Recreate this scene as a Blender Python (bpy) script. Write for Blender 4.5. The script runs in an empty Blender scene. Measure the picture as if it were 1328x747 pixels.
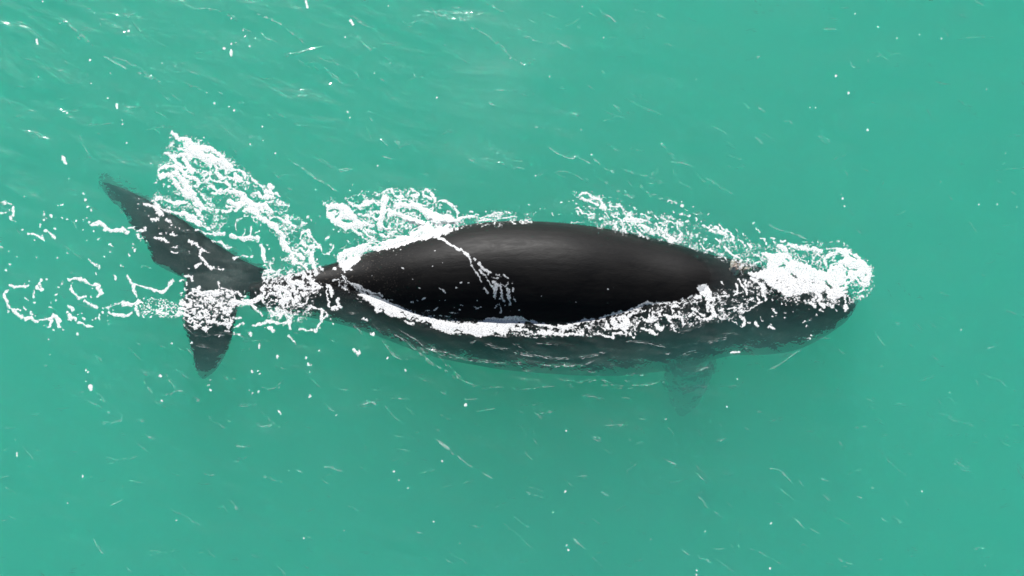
import bpy, bmesh, math, random
import numpy as np
from mathutils import Vector
from mathutils.bvhtree import BVHTree

# ---------------------------------------------------------------- scene, camera, light
scene = bpy.context.scene
COL = scene.collection
random.seed(4)
R = math.radians

IMG_W, IMG_H = 1328.0, 747.0
DIST, TILT = 90.0, R(35.0)            # metres to the whale, tilt away from straight down
PPM = 65.0                            # photo pixels per metre at that distance
FPX = PPM * DIST

cam_d = bpy.data.cameras.new("camera")
cam = bpy.data.objects.new("camera", cam_d)
COL.objects.link(cam)
cam_d.sensor_width = 36.0
cam_d.lens = 36.0 * FPX / IMG_W
cam_d.clip_start = 0.5
cam_d.clip_end = 20000.0
cam.location = (0.0, -DIST * math.sin(TILT), DIST * math.cos(TILT))
cam.rotation_euler = (TILT, 0.0, 0.0)
scene.camera = cam

SUN_EL, SUN_AZ = R(39.5), R(-5.0)      # azimuth measured from +Y towards +X
world = bpy.data.worlds.new("World")
scene.world = world
world.use_nodes = True
wn = world.node_tree.nodes
wn.clear()
w_out = wn.new("ShaderNodeOutputWorld")
w_bg = wn.new("ShaderNodeBackground")
w_sky = wn.new("ShaderNodeTexSky")
w_sky.sky_type = 'NISHITA'
w_sky.sun_disc = False
w_sky.sun_elevation = SUN_EL
w_sky.sun_rotation = SUN_AZ
w_bg.inputs['Strength'].default_value = 0.05
world.node_tree.links.new(w_sky.outputs[0], w_bg.inputs[0])
world.node_tree.links.new(w_bg.outputs[0], w_out.inputs[0])

sun_d = bpy.data.lights.new("sun", 'SUN')
sun_d.energy = 5.0
sun_d.angle = R(0.53)
sun_d.color = (1.0, 0.985, 0.965)
sun = bpy.data.objects.new("sun", sun_d)
COL.objects.link(sun)
sun.location = (0, 30, 40)
sdir = Vector((math.sin(SUN_AZ) * math.cos(SUN_EL), math.cos(SUN_AZ) * math.cos(SUN_EL), math.sin(SUN_EL)))
sun.rotation_euler = sdir.to_track_quat('Z', 'Y').to_euler()

vs = scene.view_settings
vs.view_transform = 'Standard'
vs.look = 'None'
vs.exposure = 0.2
vs.gamma = 1.0
vs.use_curve_mapping = False
scene.cycles.use_denoising = True
scene.cycles.volume_bounces = 8
scene.cycles.max_bounces = 12
scene.cycles.transparent_max_bounces = 16
scene.cycles.use_adaptive_sampling = False

# ---------------------------------------------------------------- helpers
ct, st = math.cos(TILT), math.sin(TILT)
CAM = np.array([0.0, -DIST * st, DIST * ct])


def rays(px, py):
    """directions of the sight lines through photo positions"""
    a = (np.asarray(px, float) - IMG_W / 2) / FPX
    b = (IMG_H / 2 - np.asarray(py, float)) / FPX
    return np.stack([a, b * ct + st, b * st - ct], -1)


def at(px, py, z=0.0):
    """the point at height z seen at a photo position"""
    d = rays(px, py)
    t = (np.asarray(z, float) - CAM[2]) / d[..., 2]
    return CAM + d * t[..., None]


def new_obj(name, verts, faces, mat, parent=None, smooth=True):
    me = bpy.data.meshes.new(name)
    verts = np.asarray(verts, np.float32)
    if isinstance(faces, tuple):                       # (loop indices, loop starts, loop totals)
        li, ls, lt = faces
        me.vertices.add(len(verts))
        me.vertices.foreach_set("co", verts.ravel())
        me.loops.add(len(li))
        me.loops.foreach_set("vertex_index", np.asarray(li, np.int32))
        me.polygons.add(len(ls))
        me.polygons.foreach_set("loop_start", np.asarray(ls, np.int32))
        me.polygons.foreach_set("loop_total", np.asarray(lt, np.int32))
        me.update(calc_edges=True)
        me.validate()
    else:
        me.from_pydata(verts.tolist(), [], faces)
    if smooth:
        me.polygons.foreach_set("use_smooth", np.ones(len(me.polygons), bool))
    me.materials.append(mat)
    ob = bpy.data.objects.new(name, me)
    COL.objects.link(ob)
    ob.parent = parent
    return ob


def tag(o, label=None, cat=None, group=None, kind=None):
    for k, v in (("label", label), ("category", cat), ("group", group), ("kind", kind)):
        if v:
            o[k] = v
    return o


def material(name):
    m = bpy.data.materials.new(name)
    m.use_nodes = True
    n = m.node_tree.nodes
    n.clear()
    return m, n, m.node_tree.links


def value_noise(x, y, seed):
    """smooth 2-D value noise in 0..1"""
    xi, yi = np.floor(x).astype(np.int64), np.floor(y).astype(np.int64)
    fx, fy = x - xi, y - yi
    fx = fx * fx * fx * (fx * (fx * 6 - 15) + 10)
    fy = fy * fy * fy * (fy * (fy * 6 - 15) + 10)

    def h(a, b):
        n = (a * 374761393 + b * 668265263 + seed * 974634777) & 0xFFFFFFFF
        n = ((n ^ (n >> 13)) * 1274126177) & 0xFFFFFFFF
        return ((n ^ (n >> 16)) & 0xFFFF) / 65535.0
    v0 = h(xi, yi) * (1 - fx) + h(xi + 1, yi) * fx
    v1 = h(xi, yi + 1) * (1 - fx) + h(xi + 1, yi + 1) * fx
    return v0 * (1 - fy) + v1 * fy


def fbm(x, y, seed, octs=3):
    s, a, t = 0.0, 1.0, 0.0
    for k in range(octs):
        s = s + a * value_noise(x * 2 ** k, y * 2 ** k, seed + 31 * k)
        t += a
        a *= 0.5
    return s / t


# ---------------------------------------------------------------- materials
BENT = 0.5
# sea water: clear surface over a body of water that scatters and absorbs
m_sea, n, L = material("sea_water")
out = n.new("ShaderNodeOutputMaterial")
tr = n.new("ShaderNodeBsdfTransparent")
gl = n.new("ShaderNodeBsdfGlossy")
gl.inputs['Roughness'].default_value = 0.08
lw = n.new("ShaderNodeLayerWeight")          # Schlick's reflectance of water, the same from above and below
lw.inputs['Blend'].default_value = 0.5
pw = n.new("ShaderNodeMath")
pw.operation = 'POWER'
pw.inputs[1].default_value = 5.0
fr = n.new("ShaderNodeMath")
fr.operation = 'MULTIPLY_ADD'
fr.inputs[1].default_value = 0.98
fr.inputs[2].default_value = 0.02
L.new(lw.outputs['Facing'], pw.inputs[0])
L.new(pw.outputs[0], fr.inputs[0])
mx = n.new("ShaderNodeMixShader")
tc = n.new("ShaderNodeTexCoord")
nz = n.new("ShaderNodeTexNoise")
nz.inputs['Scale'].default_value = 9.0
nz.inputs['Detail'].default_value = 4.0
bp = n.new("ShaderNodeBump")
bp.inputs['Strength'].default_value = 0.25
bp.inputs['Distance'].default_value = 0.02
L.new(tc.outputs['Object'], nz.inputs['Vector'])
L.new(nz.outputs[0], bp.inputs['Height'])
L.new(bp.outputs[0], gl.inputs['Normal'])
L.new(bp.outputs[0], lw.inputs['Normal'])
L.new(fr.outputs[0], mx.inputs[0])
# light passes partly straight through the fine ripples and is partly bent by them
rf = n.new("ShaderNodeBsdfRefraction")
rf.inputs['IOR'].default_value = 1.13
rf.inputs['Roughness'].default_value = 0.16
bt = n.new("ShaderNodeMixShader")
bt.inputs[0].default_value = BENT
nz2 = n.new("ShaderNodeTexNoise")
nz2.inputs['Scale'].default_value = 3.2
nz2.inputs['Detail'].default_value = 3.0
bp2 = n.new("ShaderNodeBump")
bp2.inputs['Strength'].default_value = 1.0
bp2.inputs['Distance'].default_value = 0.18
L.new(tc.outputs['Object'], nz2.inputs['Vector'])
L.new(nz2.outputs[0], bp2.inputs['Height'])
L.new(bp2.outputs[0], rf.inputs['Normal'])
L.new(tr.outputs[0], bt.inputs[1])
L.new(rf.outputs[0], bt.inputs[2])
L.new(bt.outputs[0], mx.inputs[1])
# the finest ripples widen part of the reflection
g2 = n.new("ShaderNodeBsdfGlossy")
g2.inputs['Roughness'].default_value = 0.30
gm = n.new("ShaderNodeMixShader")
gm.inputs[0].default_value = 0.08
L.new(bp.outputs[0], g2.inputs['Normal'])
L.new(gl.outputs[0], gm.inputs[1])
L.new(g2.outputs[0], gm.inputs[2])
L.new(gm.outputs[0], mx.inputs[2])
L.new(mx.outputs[0], out.inputs['Surface'])
SCAT = (0.092, 0.190, 0.192)
ABSO = (0.28, 0.0115, 0.040)
vc = n.new("ShaderNodeVolumeCoefficients")
vc.inputs['Scatter Coefficients'].default_value = SCAT
vc.inputs['Absorption Coefficients'].default_value = ABSO
vc.inputs['Anisotropy'].default_value = 0.0
L.new(vc.outputs[0], out.inputs['Volume'])

# wet whale skin: near black, faintly mottled and scratched, with an uneven film of water
m_skin, n, L = material("wet_black_skin")
out = n.new("ShaderNodeOutputMaterial")
pb = n.new("ShaderNodeBsdfPrincipled")
tc = n.new("ShaderNodeTexCoord")
mp = n.new("ShaderNodeMapping")
mp.inputs['Scale'].default_value = (0.55, 1.5, 1.5)


def tex(scale, detail, rough, vec, dist=0.0):
    t = n.new("ShaderNodeTexNoise")
    t.inputs['Scale'].default_value = scale
    t.inputs['Detail'].default_value = detail
    t.inputs['Roughness'].default_value = rough
    t.inputs['Distortion'].default_value = dist
    L.new(vec, t.inputs['Vector'])
    return t.outputs[0]


def ramp(fac, p0, c0, p1, c1):
    c = n.new("ShaderNodeValToRGB")
    c.color_ramp.elements[0].position, c.color_ramp.elements[0].color = p0, (*c0, 1)
    c.color_ramp.elements[1].position, c.color_ramp.elements[1].color = p1, (*c1, 1)
    L.new(fac, c.inputs[0])
    return c.outputs[0]


def mix(kind, fac, a, b):
    m = n.new("ShaderNodeMix")
    m.data_type = 'RGBA'
    m.blend_type = kind
    if isinstance(fac, float):
        m.inputs[0].default_value = fac
    else:
        L.new(fac, m.inputs[0])
    for sock, v in ((m.inputs[6], a), (m.inputs[7], b)):
        if isinstance(v, tuple):
            sock.default_value = (*v, 1)
        else:
            L.new(v, sock)
    return m.outputs[2]


L.new(tc.outputs['Object'], mp.inputs['Vector'])
big = tex(1.6, 8, .7, mp.outputs[0], .6)
fine = tex(11.0, 6, .75, mp.outputs[0], .3)
speck = tex(26.0, 2, .5, tc.outputs['Object'])
base = ramp(big, .36, (.0022, .0022, .0026), .74, (.0095, .0085, .0078))
base = mix('ADD', .5, base, ramp(fine, .5, (0, 0, 0), .85, (.012, .0105, .009)))
# pale flecks of parasites and peeling skin, thicker towards the tail stock
sx = n.new("ShaderNodeSeparateXYZ")
L.new(tc.outputs['Object'], sx.inputs[0])
tail = n.new("ShaderNodeMapRange")
tail.inputs['From Min'].default_value = -1.6
tail.inputs['From Max'].default_value = -3.4
L.new(sx.outputs[0], tail.inputs[0])
fl_ = n.new("ShaderNodeMath")
fl_.operation = 'MULTIPLY'
L.new(tail.outputs[0], fl_.inputs[0])
L.new(ramp(speck, .60, (0, 0, 0), .72, (.8, .8, .8)), fl_.inputs[1])
base = mix('MIX', fl_.outputs[0], base, (.10, .085, .07))
# healed scratches running along the body
mp2 = n.new("ShaderNodeMapping")
mp2.inputs['Scale'].default_value = (.5, 6.0, 6.0)
mp2.inputs['Rotation'].default_value = (0, 0, .25)
L.new(tc.outputs['Object'], mp2.inputs['Vector'])
scr = tex(2.6, 3, .6, mp2.outputs[0], 1.2)
base = mix('MIX', ramp(scr, .70, (0, 0, 0), .76, (.35, .35, .35)), base, (.022, .021, .021))
L.new(base, pb.inputs['Base Color'])
rr = n.new("ShaderNodeMapRange")
rr.inputs['From Min'].default_value = .3
rr.inputs['From Max'].default_value = .7
rr.inputs['To Min'].default_value = .42
rr.inputs['To Max'].default_value = .56
L.new(tex(3.2, 7, .7, mp.outputs[0], .8), rr.inputs[0])
L.new(rr.outputs[0], pb.inputs['Roughness'])
bp = n.new("ShaderNodeBump")
bp.inputs['Strength'].default_value = 0.2
bp.inputs['Distance'].default_value = 0.03
L.new(tex(5.5, 9, .72, mp.outputs[0], .5), bp.inputs['Height'])
L.new(bp.outputs[0], pb.inputs['Normal'])
pb.inputs['Specular IOR Level'].default_value = 0.125
L.new(pb.outputs[0], out.inputs['Surface'])

# sea foam: opaque where it is thick, a loose net of bubbles where it thins out
def foam_material(name, thin):
    m, n, L = material(name)
    out = n.new("ShaderNodeOutputMaterial")
    pb = n.new("ShaderNodeBsdfPrincipled")
    pb.inputs['Base Color'].default_value = (0.86, 0.86, 0.85, 1)
    pb.inputs['Roughness'].default_value = 0.7
    pb.inputs['Specular IOR Level'].default_value = 0.2
    tr = n.new("ShaderNodeBsdfTransparent")
    mx = n.new("ShaderNodeMixShader")
    at_ = n.new("ShaderNodeAttribute")
    at_.attribute_name = "cover"
    tc = n.new("ShaderNodeTexCoord")
    nz = n.new("ShaderNodeTexNoise")
    nz.inputs['Scale'].default_value = 38.0
    nz.inputs['Detail'].default_value = 2.0
    # cover minus bubbles: strongest where the cover is partial
    mr = n.new("ShaderNodeMapRange")
    mr.inputs['From Min'].default_value = 0.35
    mr.inputs['From Max'].default_value = 0.65
    mr.inputs['To Min'].default_value = 0.0
    mr.inputs['To Max'].default_value = 0.5
    su = n.new("ShaderNodeMath")
    su.operation = 'SUBTRACT'
    ml = n.new("ShaderNodeMath")
    ml.operation = 'MULTIPLY'
    ml.use_clamp = True
    ml.inputs[1].default_value = thin
    L.new(tc.outputs['Object'], nz.inputs['Vector'])
    L.new(nz.outputs[0], mr.inputs[0])
    L.new(at_.outputs['Fac'], su.inputs[0])
    L.new(mr.outputs[0], su.inputs[1])
    L.new(su.outputs[0], ml.inputs[0])
    L.new(ml.outputs[0], mx.inputs[0])
    L.new(tr.outputs[0], mx.inputs[1])
    L.new(pb.outputs[0], mx.inputs[2])
    L.new(mx.outputs[0], out.inputs['Surface'])
    return m


m_foam = foam_material("sea_foam", 1.0)
m_streak = foam_material("pale_reflection", 0.36)  # thin white for the painted streaks of reflected sky

m_sand, n, L = material("pale_sand")
out = n.new("ShaderNodeOutputMaterial")
pb = n.new("ShaderNodeBsdfPrincipled")
pb.inputs['Base Color'].default_value = (0.35, 0.30, 0.22, 1)
pb.inputs['Roughness'].default_value = 0.9
L.new(pb.outputs[0], out.inputs['Surface'])

# ---------------------------------------------------------------- whale
def interp(xs, table):
    t = np.array(table, float)
    # smooth (Catmull-Rom like) interpolation through table points
    x, y = t[:, 0], t[:, 1]
    m = np.gradient(y, x)
    i = np.clip(np.searchsorted(x, xs) - 1, 0, len(x) - 2)
    h = x[i + 1] - x[i]
    s = np.clip((xs - x[i]) / h, 0, 1)
    return ((2 * s**3 - 3 * s**2 + 1) * y[i] + (s**3 - 2 * s**2 + s) * h * m[i]
            + (-2 * s**3 + 3 * s**2) * y[i + 1] + (s**3 - s**2) * h * m[i + 1])


# girth (half width, metres) along the photo's x
GIRTH = [(322, .24), (345, .30), (400, .46), (440, .62), (500, .93), (570, 1.28), (640, 1.48), (720, 1.53), (800, 1.47),
         (880, 1.26), (950, .98), (1000, .86), (1050, .69), (1085, .44), (1104, .24), (1112, .08)]
# outline of the dry back: far outline / near waterline (photo y)
UPPER = [(440, 346), (480, 326), (520, 314), (570, 300), (600, 291), (640, 286.5), (680, 285.5), (740, 289), (800, 298),
         (860, 311), (900, 322), (940, 340), (950, 346)]
LOWER = [(440, 357), (480, 383), (520, 400), (570, 411), (600, 413), (640, 414.5), (690, 416.5), (740, 417), (770, 413.5), (800, 407),
         (825, 399), (846, 393), (866, 392), (890, 386), (910, 380), (940, 366), (950, 357)]


def solve_section(px, w):
    """centre (y, z) of a round section of radius w whose far outline and near waterline match"""
    u_max = (IMG_H / 2 - interp(np.array([px]), UPPER)[0]) / PPM
    y_l = (IMG_H / 2 - interp(np.array([px]), LOWER)[0]) / PPM / ct
    lo, hi = -w, 0.0
    for _ in range(50):
        zc = (lo + hi) / 2
        yc = y_l + math.sqrt(max(w * w - zc * zc, 0))
        if ct * yc + st * zc + w > u_max:
            hi = zc
        else:
            lo = zc
    zc = (lo + hi) / 2
    return y_l + math.sqrt(max(w * w - zc * zc, 0)), zc


stations = []
for px in (480, 520, 560, 600, 640, 680, 720, 760, 800, 840, 880, 915):
    w = interp(np.array([px]), GIRTH)[0]
    yc, zc = solve_section(px, w)
    stations.append((px, yc, zc))
YC = [(322, .14), (345, .15), (400, .22), (440, .30)] + [(s[0], s[1]) for s in stations] + \
     [(950, .34), (1000, .18), (1050, .13), (1085, .13), (1104, .12), (1112, .12)]
ZC = [(322, -.50), (345, -.46), (400, -.52), (440, -.60)] + [(s[0], s[2]) for s in stations] + \
     [(950, -1.12), (1000, -1.14), (1050, -1.04), (1085, -.92), (1104, -.82), (1112, -.80)]

NS, NR = 150, 56
pxs = np.linspace(322, 1112, NS)
pxs = np.concatenate([pxs, [1114.0]])
W = interp(pxs, GIRTH)
W[-1] = 0.02
yc, zc = interp(pxs, YC), interp(pxs, ZC)
# gentle smoothing of the axis
for _ in range(34):
    yc[1:-1] = .25 * yc[:-2] + .5 * yc[1:-1] + .25 * yc[2:]
    zc[1:-1] = .25 * zc[:-2] + .5 * zc[1:-1] + .25 * zc[2:]
hz = W * np.interp(pxs, [322, 400, 480, 2000], [1.25, 1.12, 1.0, 1.0])     # the tail stock is deeper than wide
xw = (pxs - IMG_W / 2) / PPM
verts, faces = [], []
for i in range(len(pxs)):
    for k in range(NR):
        a = 2 * math.pi * k / NR
        verts.append((xw[i], yc[i] + W[i] * math.cos(a), zc[i] + hz[i] * math.sin(a)))
for i in range(len(pxs) - 1):
    for k in range(NR):
        a, b = i * NR + k, i * NR + (k + 1) % NR
        faces.append((a, b, b + NR, a + NR))
faces.append(tuple(range(NR))[::-1])
faces.append(tuple((len(pxs) - 1) * NR + k for k in range(NR)))


def blade(lead, trail, thick):
    """closed blade (fluke lobe, flipper) lofted between a leading and a trailing edge of 3-D points"""
    n_t, n_c = 26, 9
    lead, trail = np.array(lead, float), np.array(trail, float)

    def res(p):
        d = np.concatenate([[0], np.cumsum(np.linalg.norm(np.diff(p, axis=0), axis=1))])
        s = np.linspace(0, d[-1], n_t)
        return np.stack([interp(s, np.stack([d, p[:, j]], 1)) for j in range(3)], 1)
    A, B = res(lead), res(trail)
    base = len(verts)
    for i in range(n_t):
        B[i] += (B[i] - A[i]) * .10 * (value_noise(np.array([i * .42]), np.array([base * .1]), 3)[0] - .5)
        chord = B[i] - A[i]
        up = np.cross(chord, (A[min(i + 1, n_t - 1)] + B[min(i + 1, n_t - 1)] - A[max(i - 1, 0)] - B[max(i - 1, 0)]))
        nn = np.linalg.norm(up)
        up = up / nn if nn > 1e-9 else np.array([0, 0, 1.0])
        if up[2] < 0:
            up = -up
        th = np.interp(i / (n_t - 1), [0, .5, 1], thick)
        ring = []
        for j in range(n_c):
            c = j / (n_c - 1)
            ring.append(A[i] + chord * c + up * th * math.sin(math.pi * c ** .7) ** .8)
        for j in range(n_c - 2, 0, -1):
            c = j / (n_c - 1)
            ring.append(A[i] + chord * c - up * th * math.sin(math.pi * c ** .7) ** .8)
        verts.extend(map(tuple, ring))
    m = 2 * n_c - 2
    for i in range(n_t - 1):
        for j in range(m):
            a, b = base + i * m + j, base + i * m + (j + 1) % m
            faces.append((a, b, b + m, a + m))
    faces.append(tuple(base + j for j in range(m))[::-1])
    faces.append(tuple(base + (n_t - 1) * m + j for j in range(m)))


def P(px, py, z):
    return at(px, py, z)


# flukes: the far lobe reaches up-left, the near lobe down-left
blade([P(352, 352, -0.61), P(318, 338, -0.54), P(285, 317, -0.49), P(240, 286, -0.51), P(192, 258, -0.76), P(155, 241, -1.16), P(134, 235, -1.46)],
      [P(262, 368, -0.56), P(236, 361, -0.54), P(214, 352, -0.54), P(196, 334, -0.55), P(180, 309, -0.66), P(164, 286, -0.85), P(146, 265, -1.16), P(131, 244, -1.46)],
      [.17, .085, .045])
blade([P(352, 362, -0.61), P(330, 374, -0.51), P(314, 394, -0.46), P(307, 420, -0.49), P(301, 445, -0.61), P(292, 466, -0.81), P(279, 483, -1.02), P(266, 492, -1.16)],
      [P(262, 352, -0.54), P(240, 364, -0.49), P(235, 390, -0.44), P(236, 420, -0.49), P(243, 448, -0.61), P(249, 468, -0.81), P(254, 483, -1.02), P(259, 491, -1.16)],
      [.17, .085, .045])
# flippers, broad and paddle shaped
blade([P(932, 440, -2.50), P(930, 468, -3.50), P(920, 500, -4.56), P(904, 528, -5.44), P(888, 540, -5.81)],
      [P(856, 440, -2.50), P(858, 470, -3.50), P(862, 500, -4.56), P(869, 526, -5.44), P(878, 539, -5.81)], [.22, .10, .04])
blade([(4.0, .9, -1.5), (4.0, 1.5, -1.7), (3.8, 2.1, -1.95), (3.5, 2.55, -2.2), (3.3, 2.7, -2.3)],
      [(3.0, .9, -1.5), (3.0, 1.5, -1.7), (3.0, 2.1, -1.95), (3.1, 2.5, -2.2), (3.2, 2.7, -2.3)], [.22, .10, .04])

whale = bpy.data.objects.new("whale", None)
COL.objects.link(whale)
whale.location = (0, 0, 0)
tag(whale, "large black whale swimming at the surface, its smooth back out of the green water", "whale")
body = new_obj("body", verts, faces, m_skin, whale)
rm = body.modifiers.new("remesh", 'REMESH')
rm.mode = 'VOXEL'
rm.voxel_size = 0.034
rm.use_smooth_shade = True
sm = body.modifiers.new("smooth", 'SMOOTH')
sm.factor = 0.5
sm.iterations = 8
dg = bpy.context.evaluated_depsgraph_get()
ev = body.evaluated_get(dg)
solid = bpy.data.meshes.new_from_object(ev)
body.modifiers.clear()
old = body.data
body.data = solid
body.data.name = "body"
bpy.data.meshes.remove(old)
solid.polygons.foreach_set("use_smooth", np.ones(len(solid.polygons), bool))
BVH = BVHTree.FromPolygons([v.co.copy() for v in solid.vertices], [tuple(p.vertices) for p in solid.polygons])

m_call, n, L = material("pale_rough_skin")
out = n.new("ShaderNodeOutputMaterial")
pb = n.new("ShaderNodeBsdfPrincipled")
pb.inputs['Roughness'].default_value = 0.8
tc = n.new("ShaderNodeTexCoord")
nz = n.new("ShaderNodeTexNoise")
nz.inputs['Scale'].default_value = 22.0
nz.inputs['Detail'].default_value = 5.0
cr = n.new("ShaderNodeValToRGB")
cr.color_ramp.elements[0].position, cr.color_ramp.elements[0].color = .34, (.30, .20, .16, 1)
cr.color_ramp.elements[1].position, cr.color_ramp.elements[1].color = .56, (.80, .66, .56, 1)
L.new(tc.outputs['Object'], nz.inputs['Vector'])
L.new(nz.outputs[0], cr.inputs[0])
L.new(cr.outputs[0], pb.inputs['Base Color'])
L.new(pb.outputs[0], out.inputs['Surface'])


def callosity(px, py, rx, ry, h, seed):
    """a crusty lump: rings of points laid on the skin and pushed outwards"""
    V, Fc = [], []
    NA, NRg = 22, 7
    for k in range(NRg + 1):
        for a_ in range(NA):
            t = 2 * math.pi * a_ / NA
            edge = 1 + .45 * (value_noise(np.array([3 * math.cos(t) + 9]), np.array([3 * math.sin(t) + 9]), seed)[0] - .5)
            q_ = k / NRg
            p = (px + rx * q_ * edge * math.cos(t), py + ry * q_ * edge * math.sin(t))
            hit, nn, _, _ = BVH.ray_cast(Vector(CAM), Vector(rays(*p)))
            c = np.array(hit if hit is not None else at(*p, -.05))
            bump = h * (1 - q_ ** 2.5) * (.5 + fbm(np.array([p[0] / 2.2]), np.array([p[1] / 2.2]), seed)[0]) - .012
            V.append(c + np.array((0, -.35, .93)) * bump)
    for k in range(NRg):
        for a_ in range(NA):
            u, v = k * NA + a_, k * NA + (a_ + 1) % NA
            Fc.append((u, u + NA, v + NA, v))
    return new_obj("callosity", V, Fc, m_call, whale)


callosity(955, 347, 9.5, 10.5, .20, 3)
callosity(969, 352, 6.0, 5.0, .22, 8)

# ---------------------------------------------------------------- sea
def axis(lo, hi, step, far):
    a = list(np.arange(lo, hi + step / 2, step))
    s, p = step, a[-1]
    up = []
    while p < far:
        s *= 1.45
        p += s
        up.append(p)
    s, p = step, a[0]
    dn = []
    while p > -far:
        s *= 1.45
        p -= s
        dn.append(p)
    return np.array(dn[::-1] + a + up)


STEP = 0.025
X = axis(-11.6, 11.6, STEP, 3000)
Y = axis(-8.4, 9.0, STEP, 3000)
GX, GY = np.meshgrid(X, Y)                 # rows are y
H = np.zeros_like(GX)
fade = np.clip((12.4 - np.abs(GX)) / .8, 0, 1) * np.clip((9.6 - np.abs(GY - .3)) / .8, 0, 1)
rs = np.random.RandomState(7)
for k in range(46):
    lam = 0.16 * (1.9 / 0.16) ** rs.rand()
    th = R(62) + rs.randn() * .55
    kx, ky = math.cos(th) * 2 * math.pi / lam, math.sin(th) * 2 * math.pi / lam
    H += 0.00074 * lam ** .9 * np.sin(kx * GX + ky * GY + rs.rand() * 6.28)
patchy = .45 + 1.1 * fbm(GX / 2.6, GY / 2.0, 21, 2)
near = np.exp(-((GX - .6) / 5.0) ** 2 - ((GY + 1.75) / .8) ** 2)          # chop stirred up along the near flank
H *= fade * (patchy + 1.1 * near)
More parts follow.
